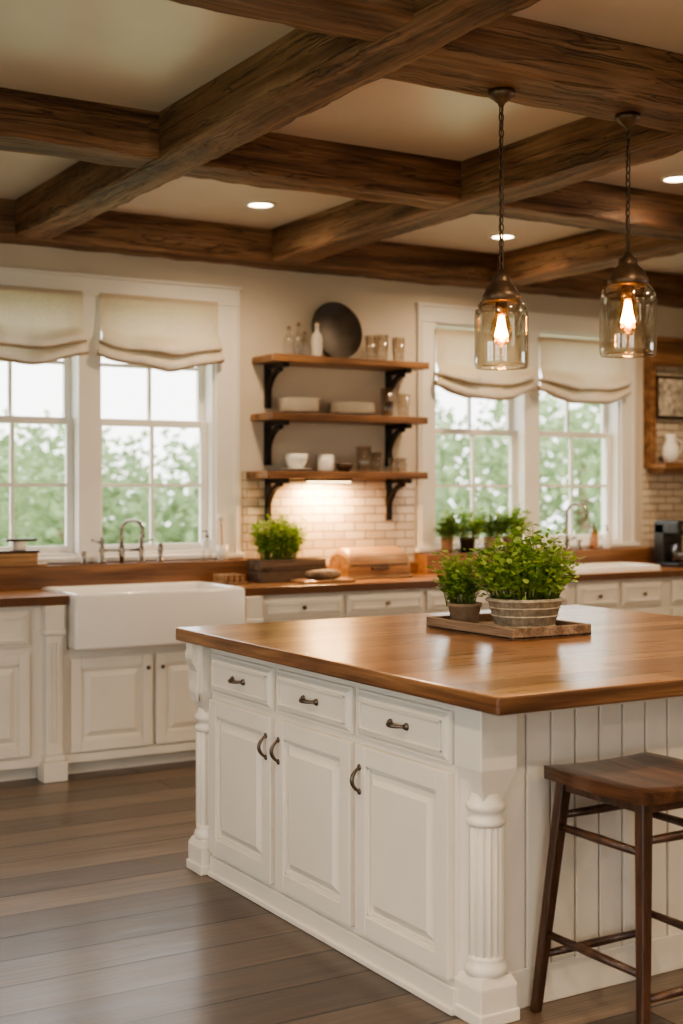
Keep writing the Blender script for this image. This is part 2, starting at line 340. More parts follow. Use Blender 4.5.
# ------------------------------------------------------------------ beams
def beam(x0,x1,y0,y1,z0,z1,axis):
    b=B('ceiling_beam'); L=(x1-x0) if axis==0 else (y1-y0); n=max(4,int(L/.05))
    W=(y1-y0) if axis==0 else (x1-x0); H=z1-z0
    c=.010
    sec=[(c,0),(W*.25,0),(W*.5,0),(W*.75,0),(W-c,0),(W,c),(W,H*.33),(W,H*.66),(W,H),(0,H),(0,H*.66),(0,H*.33),(0,c)]
    vs=[];fs=[]; m=len(sec)
    for i in range(n+1):
        a=L*i/n
        for (u,z) in sec:
            p=Vector((x0+a,y0+u,z0+z)) if axis==0 else Vector((x0+u,y0+a,z0+z))
            if z<H*.95:
                q=p*6; d=Vector((noise.noise(q),noise.noise(q+Vector((9,3,1))),noise.noise(q+Vector((2,7,5)))))*.008
                q=p*19; d+=Vector((noise.noise(q),noise.noise(q+Vector((9,3,1))),noise.noise(q+Vector((2,7,5)))))*.005
                d[axis]=0
                if i in(0,n): d*=0
                p=p+d
            vs.append(p)
    for i in range(n):
        for j in range(m):
            j2=(j+1)%m; fs.append((i*m+j,i*m+j2,(i+1)*m+j2,(i+1)*m+j))
    fs.append(tuple(range(m))); fs.append(tuple(n*m+j for j in range(m)))
    b.add(vs,fs,M_beamx if axis==0 else M_beamy,False); return b.done()
ZB=2.78
yb=[(-1.15,-.95),(.6,.8),(2.14,2.34),(3.66,3.87),(5.30,5.51),(6.95,7.15)]
for x0,x1 in yb: beam(x0,x1,YB,6.93,ZB,ZC,1)
beam(XL,XR,6.93,7.15,ZB-.005,ZC,0)
def cross(y0,y1,i0,i1):
    ed=[XL]+[v for p in yb for v in p]+[XR]
    for i in range(i0,i1): beam(ed[2*i],ed[2*i+1],y0,y1,ZB+.01,ZC,0)
cross(5.02,5.25,0,3); cross(5.06,5.29,3,7)
cross(3.19,3.42,0,3); cross(3.42,3.70,3,7)
cross(1.4,1.62,0,7); cross(-.5,-.3,0,7)
# ------------------------------------------------------------------ island
IX0,IX1=2.105,4.12
b=B('kitchen_island')
bx0,bx1,by0,by1=2.185,4.0,2.985,4.66
b.box(bx0,bx1,by0,by1,.02,.87,M_white)
f=fmap('X',bx0)
P0,P1=3.025,4.60
W3=(P1-P0)/3
obox(b,f,P0,P1,0,.008,.0,.87,M_white)
obox(b,f,P0,P1,0,.022,0,.075,M_white,.004); obox(b,f,P0,P1,0,.03,.0,.02,M_white,.004)
obox(b,f,P0,P1,0,.016,.845,.87,M_white,.003)
f2=fmap('X',bx0-.008)
for i in range(3):
    u0=P0+W3*i+.016; u1=P0+W3*(i+1)-.016
    drawer(b,f2,u0,u1,.69,.838,M_white); panel(b,f2,u0,u1,.095,.668,M_white,.06,.024)
    pull(b,f2,(u0+u1)/2,.765,.085,False,M_pewter,.026)
    pull(b,f2,u0+.03 if i==2 else u1-.03,.565,.075,True,M_pewter,.022,.03)
f=fmap('Y',by0)
obox(b,f,2.28,3.90,0,.015,0,.11,M_white,.004); obox(b,f,2.28,3.90,0,.015,.82,.87,M_white,.004)
u=2.285
while u<3.89:
    obox(b,f,u+.0035,min(u+.0865,3.895),0,.012,.10,.83,M_white,.004); u+=.09
f=fmap('x',bx1); 
for i in range(3): panel(b,f,P0+W3*i+.02,P0+W3*(i+1)-.02,.1,.82,M_white,.07,.02)
def post(cx,cy,b):
    h=.062
    b.box(cx-h,cx+h,cy-h,cy+h,0,.10,M_white,.004)
    b.box(cx-h-.006,cx+h+.006,cy-h-.006,cy+h+.006,0,.035,M_white,.004)
    b.hexa([(cx-h,cy-h,.10),(cx+h,cy-h,.10),(cx+h,cy+h,.10),(cx-h,cy+h,.10),(cx-.05,cy-.05,.125),(cx+.05,cy-.05,.125),(cx+.05,cy+.05,.125),(cx-.05,cy+.05,.125)],M_white)
    b.lathe([(.05,.12),(.058,.128),(.06,.14),(.056,.152),(.05,.158),(.052,.168),(.05,.178)],(cx,cy,0),M_white,32)
    b.lathe([(.048,.172),(.053,.18),(.053,.525),(.048,.533)],(cx,cy,0),M_white,144,flute=.009,nf=16)
    b.lathe([(.048,.53),(.055,.536),(.057,.544),(.053,.552),(.045,.557),(.045,.567),(.054,.574),(.058,.584),(.055,.594),(.046,.602),(.042,.62)],(cx,cy,0),M_white,32)
    b.hexa([(cx-.032,cy-.032,.60),(cx+.032,cy-.032,.60),(cx+.032,cy+.032,.60),(cx-.032,cy+.032,.60),(cx-h,cy-h,.69),(cx+h,cy-h,.69),(cx+h,cy+h,.69),(cx-h,cy+h,.69)],M_white)
    b.box(cx-h,cx+h,cy-h,cy+h,.688,.87,M_white,.004)
for cx,cy in ((2.235,2.975),(2.20,4.675),(3.96,2.975),(3.96,4.675)): post(cx,cy,b)
def corbel(b,cx,cy,dirx,diry,z1=.87,H=.24,D=.05,wd=.045):
    prof=[]
    for i in range(17):
        t=i/16; d=D*(.5+.5*math.cos(math.pi*t))+.010*math.sin(3*math.pi*t); prof.append((max(d,.004),z1-.02-H*t))
    prof=[(D+.004,z1),(D+.004,z1-.02)]+prof; n=len(prof); vs=[]
    px,py=-diry,dirx
    for s in(-1,1):
        for d,z in prof: vs.append((cx+dirx*d+px*s*wd/2,cy+diry*d+py*s*wd/2,z))
        for d,z in prof: vs.append((cx+px*s*wd/2,cy+py*s*wd/2,z))
    fs=[]; o=2*n
    for i in range(n-1):
        fs.append((i,i+1,o+i+1,o+i)); fs.append((i,i+1,n+i+1,n+i)); fs.append((o+i,o+i+1,o+n+i+1,o+n+i))
    b.add(vs,fs,M_white)
corbel(b,2.139,4.675,-1,0,D=.02,H=.2,wd=.06)
b.done((2.18,3.0,0))
b=B('island_countertop')
bv,fc=b.box(IX0,IX1,2.75,4.785,.8705,.92,M_top,.007)
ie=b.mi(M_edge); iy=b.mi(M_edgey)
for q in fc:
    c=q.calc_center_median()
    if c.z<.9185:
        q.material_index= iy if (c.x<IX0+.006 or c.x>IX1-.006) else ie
b.done((0,0,.87))
# ------------------------------------------------------------------ back cabinets
b=B('base_cabinets')
CY=6.54; f=fmap('Y',CY); f2=fmap('Y',CY-.006)
b.box(.3,2.285,CY,7.14,.1,.874,M_white); b.box(2.285,3.245,CY,7.14,.1,.643,M_white); b.box(3.245,5.6,CY,7.14,.1,.874,M_white)
b.box(5.6,6.4,CY,7.14,.1,.698,M_white); b.box(5.6,6.4,CY,CY+.035,.698,.874,M_white); b.box(6.4,8.3,CY,7.14,.1,.874,M_white)
b.box(.3,8.3,CY+.07,7.14,0,.1,M_white)
obox(b,f,.3,8.3,0,.012,.07,.115,M_white,.004)
def unit(u0,u1,dz0,dz1,doors,zt=.64,zb=.13):
    drawer(b,f2,u0+.015,u1-.015,dz0,dz1,M_white); knob(b,f2,(u0+u1)/2,(dz0+dz1)/2,M_pewter,.022,.012)
    n=doors; w=(u1-u0)/n
    for i in range(n):
        a=u0+w*i+.015; c=u0+w*(i+1)-.015; panel(b,f2,a,c,zb,zt,M_white,.055,.02)
        ku=(c-.028) if (n>1 and i==0) or (n==1) else a+.028
        knob(b,f2,ku,zt-.07,M_pewter,.018,.011)
unit(.35,.85,.675,.85,1); unit(.85,1.35,.675,.85,1); unit(1.35,2.10,.675,.85,2)
for i in range(2):
    a=2.30+.46*i; c=a+.44; panel(b,f2,a,c,.125,.60,M_white,.055,.02); knob(b,f2,c-.03 if i==0 else a+.03,.53,M_pewter,.018,.011)
for k in range(4): unit(3.36+.55*k,3.36+.55*(k+1),.745,.855,1,.72)
unit(5.6,5.98,.70,.85,1,.67); unit(5.98,6.36,.70,.85,1,.67)
for k in range(4): unit(6.42+.46*k,6.42+.46*(k+1),.70,.85,1,.67)
for cx in(2.20,3.31):
    h=.05
    b.box(cx-h-.012,cx+h+.012,6.455,6.56,0,.10,M_white,.004); b.box(cx-h,cx+h,6.47,6.56,.10,.13,M_white,.006)
    b.box(cx-h+.008,cx+h-.008,6.48,6.56,.13,.74,M_white,.006)
    for k in range(3): b.box(cx-.026+.021*k,cx-.016+.021*k,6.472,6.49,.19,.69,M_white,.003)
    b.box(cx-h-.004,cx+h+.004,6.466,6.56,.73,.755,M_white,.005); b.box(cx-h,cx+h,6.47,6.56,.755,.874,M_white,.004)
b.done((2,6.8,0))
b=B('back_countertop')
def sl(x0,x1,y0,y1): b.box(x0,x1,y0,y1,.876,.92,M_top2,.003)
sl(.3,2.285,6.50,7.145); sl(2.285,3.245,7.0,7.145); sl(3.245,5.6,6.50,7.145); sl(5.6,6.4,6.50,6.58); sl(5.6,6.4,6.98,7.145); sl(6.4,8.3,6.50,7.145)
b.done((0,0,.876))
b=B('trim_1')
b.box(.3,3.58,7.00,7.145,.921,1.045,M_ledge,.004); b.box(3.58,4.80,7.10,7.13,.921,.985,M_ledge,.003); b.box(4.80,6.74,7.00,7.145,.921,1.045,M_ledge,.004); b.box(6.74,8.3,7.10,7.13,.921,.985,M_ledge,.003)
b.done()
b=B('backsplash_tile'); b.box(3.575,4.795,7.135,7.149,.985,1.56,M_tile); b.box(6.76,8.35,7.135,7.149,.985,1.60,M_tile); b.done((0,0,0))
def sink(name,x0,x1,y0,y1,z0,z1,wl,dep,bev=.018):
    tb=bmesh.new()
    p=[(x0,y0,z0),(x1,y0,z0),(x1,y1,z0),(x0,y1,z0),(x0,y0,z1),(x1,y0,z1),(x1,y1,z1),(x0,y1,z1)]
    i0,i1,j0,j1=x0+wl,x1-wl,y0+wl,y1-wl; e=.02
    p+=[(i0,j0,z1),(i1,j0,z1),(i1,j1,z1),(i0,j1,z1),(i0+e,j0+e,z1-dep),(i1-e,j0+e,z1-dep),(i1-e,j1-e,z1-dep),(i0+e,j1-e,z1-dep)]
    bv=[tb.verts.new(v) for v in p]
    F=[(3,2,1,0),(0,1,5,4),(1,2,6,5),(2,3,7,6),(3,0,4,7)]
    for k in range(4):
        k2=(k+1)%4; F.append((4+k,4+k2,8+k2,8+k)); F.append((8+k,8+k2,12+k2,12+k))
    F.append((12,13,14,15))
    for q in F: tb.faces.new([bv[k] for k in q])
    bmesh.ops.recalc_face_normals(tb,faces=tb.faces)
    bmesh.ops.bevel(tb,geom=list(tb.edges),offset=bev,segments=4,profile=.5,affect='EDGES')
    b=B(name); b.merge(tb,M_porc,True); return b
b=sink('farmhouse_sink',2.29,3.24,6.43,6.995,.645,.932,.035,.22); b.done()
b=sink('undermount_sink',5.603,6.397,6.583,6.977,.70,.955,.03,.2,.012); b.done()
def faucet(name,cx,cy,z,high=False,sc=1):
    b=B(name); m=M_chrome
    def lt(x,y,prof): b.lathe([(r*sc,h*sc) for r,h in prof],(x,y,z),m,20)
    if not high:
        w=.105*sc
        for s in(-1,1):
            x=cx+s*w
            lt(x,cy,[(.024,0),(.024,.006),(.014,.014),(.011,.05),(.016,.058),(.017,.075),(.011,.085),(.012,.11),(.008,.125),(.004,.135)])
            b.tube([(x,cy,z+.10*sc),(x+s*.035*sc,cy-.01,z+.112*sc),(x+s*.06*sc,cy-.015,z+.118*sc)],[.006,.005,.007],m,8)
        b.tube([(cx-w,cy,z+.065*sc),(cx+w,cy,z+.065*sc)],.0085*sc,m,10)
        lt(cx,cy,[(.010,.0),(.016,.05),(.018,.065),(.016,.08),(.012,.09),(.012,.1)])
        pts=[(cx,cy,z+.08*sc),(cx,cy,z+.17*sc)]
        for i in range(1,10):
            a=math.pi*i/9; pts.append((cx+(.03-.03*math.cos(a))*sc,cy-(.065-.065*math.cos(a))*sc,z+(.17+.045*math.sin(a))*sc))
        pts.append((cx+.06*sc,cy-.13*sc,z+.14*sc)); b.tube(pts,.0095*sc,m,12)
        b.lathe([(.012,0),(.014,.01),(.012,.022)],(cx+.06*sc,cy-.13*sc,z+.125*sc),m,16)
        x=cx+.21*sc; lt(x,cy,[(.018,0),(.018,.006),(.011,.012),(.011,.04),(.015,.06),(.014,.09),(.006,.1)])
        x=cx-.2*sc; lt(x,cy,[(.018,0),(.018,.006),(.01,.012),(.01,.05),(.014,.055),(.01,.065)])
    else:
        lt(cx,cy,[(.028,0),(.028,.008),(.018,.02),(.015,.08),(.012,.1)])
        pts=[(cx,cy,z+.08),(cx,cy,z+.25)]
        for i in range(1,10):
            a=math.pi*i/9; pts.append((cx+(.03-.03*math.cos(a)),cy-(.065-.065*math.cos(a)),z+.25+.06*math.sin(a)))
        pts.append((cx+.06,cy-.13,z+.20)); b.tube(pts,.011,m,12)
        b.tube([(cx+.01,cy,z+.06),(cx+.07,cy-.01,z+.085)],.007,m,8)
        for s in(-1,1): lt(cx+s*.11,cy,[(.022,0),(.02,.008),(.012,.02),(.012,.05),(.02,.058),(.018,.068)])
    b.done()
faucet('bridge_faucet',2.78,7.05,1.045,False,1.1)
faucet('gooseneck_faucet',5.98,7.05,1.045,True)
# ------------------------------------------------------------------ shelves
def bracket(b,x,z):
    b.box(x-.02,x+.02,7.122,7.149,z-.26,z,M_iron,.003); b.box(x-.02,x+.02,6.90,7.14,z-.028,z,M_iron,.003)
    pts=[]
    for i in range(15):
        a=math.pi/2*i/14; pts.append((x,7.13-.17*(1-math.cos(a)) ,z-.21+.185*math.sin(a)))
    for i in range(len(pts)-1):
        p,q=pts[i],pts[i+1]
        b.hexa([(x-.014,p[1],p[2]-.022),(x+.014,p[1],p[2]-.022),(x+.014,p[1]+.012,p[2]),(x-.014,p[1]+.012,p[2]),(x-.014,q[1],q[2]-.022),(x+.014,q[1],q[2]-.022),(x+.014,q[1]+.012,q[2]),(x-.014,q[1]+.012,q[2])],M_iron)
SH=[(3.64,4.73,2.24),(3.63,4.72,1.90),(3.60,4.72,1.56)]
for x0,x1,z in SH:
    b=B('wall_shelf'); b.box(x0,x1,6.87,7.148,z-.042,z,M_shelf,.004)
    for x in(3.74,4.60): bracket(b,x,z-.042)
    if z<1.6:
        b.box(3.95,4.25,7.0,7.06,z-.060,z-.042,M_iron,.002); b.box(3.96,4.24,7.005,7.055,z-.063,z-.060,M_led)
    b.done()
def plates(name,x,y,z,r,n,h=.011):
    b=B(name)
    for i in range(n):
        b.lathe([(r*.55,0),(r*.6,.003),(r*.98,.016),(r,.018),(r*.985,.0195),(r*.6,.007),(0,.006)],(x+random.uniform(-.003,.003),y,z+i*h),M_cer,40)
    b.done()
plates('plate_stack',3.88,7.0,1.9015,.125,6,.014); plates('plate_stack',4.25,7.0,1.9015,.14,5,.014); 
def vessel(name,x,y,z,prof,mat,handle=None):
    b=B(name); b.shell(prof,(x,y,z+.0015),mat,32)
    if handle:
        hx,hz,hr=handle; pts=[(x+hx+hr*math.sin(math.pi*i/8)*.9,y,z+hz+hr*math.cos(math.pi*i/8)) for i in range(9)]; b.tube(pts,.0045,mat,8)
    b.done()
cup=[(0,.004),(.022,.0),(.024,.006),(.036,.02),(.044,.045),(.047,.07),(.044,.07),(.040,.045),(.03,.02),(0,.012)]
b=B('tea_cup'); b.lathe([(.03,0),(.05,.004),(.095,.014),(.098,.018),(.05,.009),(0,.008)],(3.86,7.0,1.5615),M_porc,32)
b.shell([(r*1.55,z*1.35+.009) for r,z in cup],(3.86,7.0,1.5615),M_porc,32); b.done()
vessel('coffee_mug',4.06,7.0,1.56,[(0,0),(.044,0),(.05,.01),(.053,.10),(.049,.10),(.047,.012),(0,.01)],M_porc,(.05,.052,.027))
b=B('wooden_bowl'); b.shell([(0,0),(.03,0),(.034,.004),(.05,.03),(.055,.05),(.051,.05),(.045,.03),(.028,.01),(0,.008)],(4.18,6.98,1.5615),M_darkw,28); b.done()
tum=[(0,.004),(.03,0),(.033,.003),(.04,.11),(.038,.11),(.031,.01),(0,.01)]
def scl(p,a,c=None): return [(r*a,z*(c or a)) for r,z in p]
for x,y,zz,a,c in ((4.33,7.0,1.56,1.2,1.4),(4.44,7.04,1.56,1.0,1.1),(4.54,6.98,1.56,.9,.8),(4.63,7.03,1.56,.9,.8),(4.50,7.0,1.90,1.1,1.6),(4.61,6.98,1.90,1.1,1.3),
   (4.47,7.02,2.24,1.2,1.5),(4.57,6.98,2.24,1.1,1.4),(4.38,7.0,2.24,.9,1.4)):
    vessel('drinking_glass',x,y,zz,scl(tum,a,c),M_glass)
def bottle(name,x,y,z,r,h,mat,cork=M_bread):
    b=B(name); z+=.001; b.lathe([(r*.9,0),(r,.01),(r,h*.55),(r*.8,h*.68),(r*.35,h*.78),(r*.33,h*.95),(r*.42,h*.96),(r*.42,h)],(x,y,z),mat,28)
    b.lathe([(r*.3,h*.98),(r*.34,h*1.06)],(x,y,z),cork,16); b.done()
bottle('glass_bottle',3.82,7.02,2.24,.036,.17,M_glass); bottle('glass_bottle',3.90,6.97,2.24,.034,.14,M_glass)
bottle('stoneware_bottle',3.99,6.98,2.24,.034,.20,M_cer); bottle('glass_bottle',3.91,7.06,2.24,.034,.20,M_glass)
b=B('round_tray'); R=.178
mt=Matrix.Translation((4.18,7.08,2.245+R*.99))@Matrix.Rotation(math.radians(80),4,'X')
b.lathe([(0,0),(R*.8,0),(R*.97,.004),(R,.012),(R,.02),(R*.95,.019),(R*.86,.009),(0,.008)],(0,0,0),M_tray,56,mtx=mt); b.done()
# ------------------------------------------------------------------ herbs
def herb(b,cx,cy,z0,rx,ry,h,n,ls,mat,per=7,droop=.25,spread=1.25,ymax=99):
    vs=[];fs=[]
    def leaf(p,d,s):
        d=d.normalized(); up=Vector((random.uniform(-.5,.5),random.uniform(-.5,.5),1)); sd=d.cross(up)
        if sd.length<1e-3: sd=Vector((1,0,0))
        sd.normalize(); nr=sd.cross(d)
        if p.y+s>ymax: return
        i=len(vs); w=s*.42
        vs.extend([p,p+d*s*.35+sd*w+nr*s*.10,p+d*s*.75+sd*w*.75+nr*s*.05,p+d*s,p+d*s*.75-sd*w*.75+nr*s*.05,p+d*s*.35-sd*w+nr*s*.10,p+d*s*.5])
        fs.extend([(i,i+1,i+6),(i+1,i+2,i+6),(i+2,i+3,i+6),(i+3,i+4,i+6),(i+4,i+5,i+6),(i+5,i,i+6)])
    for k in range(n):
        a=random.uniform(0,2*math.pi); q=math.sqrt(random.random())
        bx,by=cx+rx*.7*q*math.cos(a),cy+ry*.7*q*math.sin(a)
        tx,ty=cx+rx*spread*q*math.cos(a)+random.uniform(-.02,.02),cy+ry*spread*q*math.sin(a)+random.uniform(-.02,.02)
        ty=min(ty,ymax-.01); by=min(by,ymax-.02)
        hh=h*(1-droop*q*q)*random.uniform(.5,1.12)
        pts=[Vector((bx,by,z0)),Vector((bx*.6+tx*.4,by*.6+ty*.4,z0+hh*.55)),Vector((tx,ty,z0+hh))]
        b.tube(pts,[.0018,.0016,.0009],M_stem,3)
        for j in range(per):
            t=.3+.7*j/(per-1); 
            p=pts[0].lerp(pts[1],t*2) if t<.5 else pts[1].lerp(pts[2],(t-.5)*2)
            d=Vector((random.gauss(0,1),random.gauss(0,1),random.uniform(-.2,.9)))
            leaf(p+d.normalized()*.010,d,ls*random.uniform(.55,1.15))
    b.add(vs,fs,mat,False)
b=B('herb_planter_box'); x0,x1,y0,y1=3.52,3.95,6.80,6.97
for i in range(2): 
    z=.921+i*.066
    b.box(x0,x1,y0,y0+.014,z,z+.063,M_plant,.003); b.box(x0,x1,y1-.014,y1,z,z+.063,M_plant,.003)
    b.box(x0,x0+.014,y0+.014,y1-.014,z,z+.063,M_plant,.003); b.box(x1-.014,x1,y0+.014,y1-.014,z,z+.063,M_plant,.003)
b.box(x0+.012,x1-.012,y0+.012,y1-.012,.925,1.035,M_soil)
for xx in(x0+.04,x1-.04): b.tube([(xx-.02,y0-.004,1.01),(xx-.02,y0-.012,.985),(xx+.02,y0-.012,.985),(xx+.02,y0-.004,1.01)],.003,M_iron,6)
herb(b,3.68,6.885,1.03,.16,.07,.25,190,.030,M_leaf,8,.12,1.1); b.done()
b=B('bread_box'); n=14; x0,x1,y0,y1=4.10,4.54,6.80,7.03; zz=.921
prof=[(y0,zz),(y0,zz+.085)]+[(y0+(y1-y0)*(.5-.5*math.cos(math.pi*i/n)),zz+.085+.10*math.sin(math.pi*i/n)**.8) for i in range(1,n)]+[(y1,zz+.085),(y1,zz)]
cyb=(y0+y1)/2; vs=[];secs=((x0,.80),(x0+.012,.93),(x0+.035,1.0),(x1-.035,1.0),(x1-.012,.93),(x1,.80)); m=len(prof)
for xx,kk in secs: vs+=[(xx,cyb+(p[0]-cyb)*(.92+.08*kk if kk<1 else 1),zz+(p[1]-zz)*kk) for p in prof]
fs=[(s_*m+i,s_*m+(i+1)%m,(s_+1)*m+(i+1)%m,(s_+1)*m+i) for s_ in range(5) for i in range(m)]+[tuple(range(m)),tuple(range(5*m,6*m))]
b.add(vs,fs,M_bread)
b.box(x0-.012,x1+.012,y0-.012,y1,zz,zz+.016,M_bread,.004); b.box(x0+.02,x1-.02,y0-.005,y0+.004,zz+.078,zz+.086,M_darkw,.002)
b.box(x0+.16,x1-.16,y0-.018,y0-.001,zz+.055,zz+.067,M_darkw,.003); b.done()
b=B('bread_board'); b.box(3.68,4.02,6.58,6.75,.921,.939,M_bread,.005)
b.lathe([(0,0),(.055,.002),(.075,.02),(.068,.045),(.04,.056),(0,.058)],(3.85,6.665,.938),M_rust,28,sx=1.6,sy=.8); b.done()
for x,s,m,pm in ((4.99,.95,M_leafd,M_terra),(5.15,1.2,M_leaf,M_iron),(5.34,1.15,M_leafd,M_zinc),(5.50,1.25,M_leaf,M_terra)):
    b=B('windowsill_herb'); y=7.05
    b.lathe([(.033*s,0),(.037*s,.004),(.046*s,.085),(.049*s,.087),(.049*s,.1),(.045*s,.1),(.043*s,.08),(0,.08)],(x,y,1.0455),pm,24,sy=.8)
    herb(b,x,y-.02,1.13,.08*s,.055*s,.16*s,70,.036,m,7,.3,1.2,7.085); b.done()
def soap(name,x,y,z,h,mat):
    b=B(name); b.lathe([(.028,0),(.03,.004),(.03,h*.6),(.022,h*.7),(.01,h*.74),(.01,h*.8)],(x,y,z),mat,24)
    b.lathe([(.012,h*.78),(.012,h*.84),(.004,h*.85),(.004,h)],(x,y,z),M_pewter,14); b.tube([(x,y,z+h),(x-.035,y-.01,z+h-.004)],.004,M_pewter,6); b.done()
soap('soap_dispenser',3.30,7.05,1.0455,.17,M_glass); soap('soap_dispenser',6.22,7.05,1.0455,.19,M_amber); soap('soap_dispenser',6.34,7.05,1.0455,.16,M_porc)
b=B('scrub_brush_holder'); b.lathe([(.028,0),(.032,.003),(.035,.085),(.032,.085),(.028,.01),(0,.01)],(3.40,7.05,1.0455),M_cer,20)
b.tube([(3.40,7.05,1.06),(3.385,7.04,1.28)],.005,M_bread,8); b.lathe([(.005,0),(.022,.008),(.022,.03),(.01,.04)],(3.385,7.04,1.27),M_cer,14); b.done()
b=B('drying_tray'); b.box(3.27,3.43,6.78,6.93,.921,.932,M_bread,.004)
for k in range(4): b.box(3.28+.036*k,3.305+.036*k,6.785,6.925,.932,.975,M_bread,.003)
b.done()
b=B('wooden_caddy'); b.box(1.95,2.34,7.003,7.09,1.0455,1.058,M_bread,.003)
b.box(1.98,2.29,7.008,7.085,1.058,1.115,M_bread,.005); b.box(1.97,2.30,7.006,7.087,1.115,1.128,M_darkw,.004)
b.lathe([(.025,0),(.036,.004),(.036,.028),(.018,.034),(.010,.05)],(2.05,7.046,1.128),M_darkw,24)
b.lathe([(.030,0),(.035,.004),(.037,.045),(.034,.047)],(2.2,7.046,1.128),M_cer,24)
b.box(2.12,2.29,7.02,7.07,1.176,1.190,M_darkw,.004); b.done()
b=B('coffee_maker'); x,y,z=6.74,6.80,.921
b.box(x-.09,x+.09,y-.12,y+.12,z,z+.03,M_black,.008); b.box(x-.09,x+.09,y+.02,y+.12,z+.03,z+.30,M_black,.01); b.box(x-.09,x+.09,y-.12,y+.12,z+.22,z+.32,M_black,.015)
b.lathe([(.05,.0),(.065,.02),(.068,.07),(.05,.12),(.045,.14)],(x,y-.05,z+.032),M_glass,28); b.lathe([(.05,.002),(.062,.02),(.064,.06),(0,.06)],(x,y-.05,z+.034),M_tray,28)
b.tube([(x-.05,y-.05,z+.16),(x-.1,y-.07,z+.15),(x-.1,y-.07,z+.08),(x-.062,y-.06,z+.07)],.006,M_black,8); b.box(x-.06,x+.06,y-.125,y-.118,z+.25,z+.29,M_chrome,.002); b.done()
b=B('wooden_wall_hutch'); x0,x1=6.77,8.2
b.box(x0,x1,6.93,7.148,1.60,1.645,M_shelf,.005); b.box(x0+.03,x1-.03,6.98,7.13,1.57,1.60,M_shelf,.004)
b.box(x0,x0+.04,7.06,7.148,1.645,2.5,M_shelf,.004); b.box(x1-.04,x1,7.06,7.148,1.645,2.5,M_shelf,.004)
b.box(x0+.04,x1-.04,7.06,7.148,2.34,2.5,M_shelf,.004); b.box(x0-.02,x1+.02,7.04,7.148,2.5,2.54,M_shelf,.004)
b.box(x0+.04,x1-.04,7.135,7.148,1.645,2.34,M_tile)
b.done()
b=B('framed_print'); b.box(6.85,7.2,7.10,7.133,1.96,2.27,M_darkw,.004); b.box(6.872,7.178,7.094,7.101,1.982,2.248,M_paper); b.done()
b=B('ceramic_pitcher'); b.lathe([(.04,0),(.045,.005),(.065,.05),(.06,.11),(.035,.16),(.042,.2),(.038,.2),(.03,.16),(0,.15)],(6.92,7.03,1.646),M_porc,28)
b.tube([(6.975,7.02,1.70),(7.01,7.01,1.73),(7.01,7.01,1.79),(6.96,7.02,1.82)],.007,M_porc,8); b.done()
# ------------------------------------------------------------------ shades
def shade(x0,x1,zt,zb,y):
    b=B('roman_shade'); nu=44; W=x1-x0;H=zt-zb; vs=[]; ph=random.uniform(0,6)
    key=[(.0,0),(.003,-.15),(.006,-.3),(.008,-.42),(.014,-.52),(.040,-.60),(.074,-.69),(.080,-.76),(.060,-.82),(.018,-.80),(.008,-.74),(.014,-.79),(.040,-.84),(.066,-.90),(.070,-.96),(.050,-1.02),(.016,-1.0),(.008,-.92)]
    prof=[]
    for i in range(len(key)-1):
        p0=key[max(i-1,0)];p1=key[i];p2=key[i+1];p3=key[min(i+2,len(key)-1)]
        for k in range(3):
            t=k/3
            prof.append(tuple(.5*((2*p1[c])+(-p0[c]+p2[c])*t+(2*p0[c]-5*p1[c]+4*p2[c]-p3[c])*t*t+(-p0[c]+3*p1[c]-3*p2[c]+p3[c])*t**3) for c in(0,1)))
    prof.append(key[-1]); nv=len(prof)-1
    for j,(o,zf) in enumerate(prof):
        v=min(1,-zf)
        for i in range(nu+1):
            u=i/nu; e=abs(2*u-1)
            wv=max(0,(v-.35)/.65)
            sag=(.075*(1-e**2.0)-.05)*wv
            out=o*(1+.35*math.sin(u*9+ph+v*4))*(1-.45*e**6)+.009*math.sin(u*17+ph)*v+.005*math.sin(u*41+ph*2)*v
            z=zt+H*zf-sag+.008*math.sin(u*13+ph*1.7+v*3)*wv
            vs.append((x0+W*u+.025*wv**2*(2*u-1)*e**3,y-max(out,-.004)-.014,z))
    b.add(vs,[(j*(nu+1)+i,j*(nu+1)+i+1,j*(nu+1)+i+nu+2,j*(nu+1)+i+nu+1) for j in range(nv) for i in range(nu)],M_lin,True)
    hi=b.mi(M_hem_foldshade)
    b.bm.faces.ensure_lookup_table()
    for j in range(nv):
        if 22<=j<=31 or 43<=j<=50:  # fold undersides coloured darker as painted shade; lowest band includes the hem
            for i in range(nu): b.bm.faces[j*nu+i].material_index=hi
    b.box(x0,x1,y-.012,y,zt-.02,zt+.012,M_lin,.003)
    b.done()
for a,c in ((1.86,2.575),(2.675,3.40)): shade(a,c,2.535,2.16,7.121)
for a,c in ((4.94,5.695),(5.79,6.55)): shade(a,c,2.475,2.07,7.121)
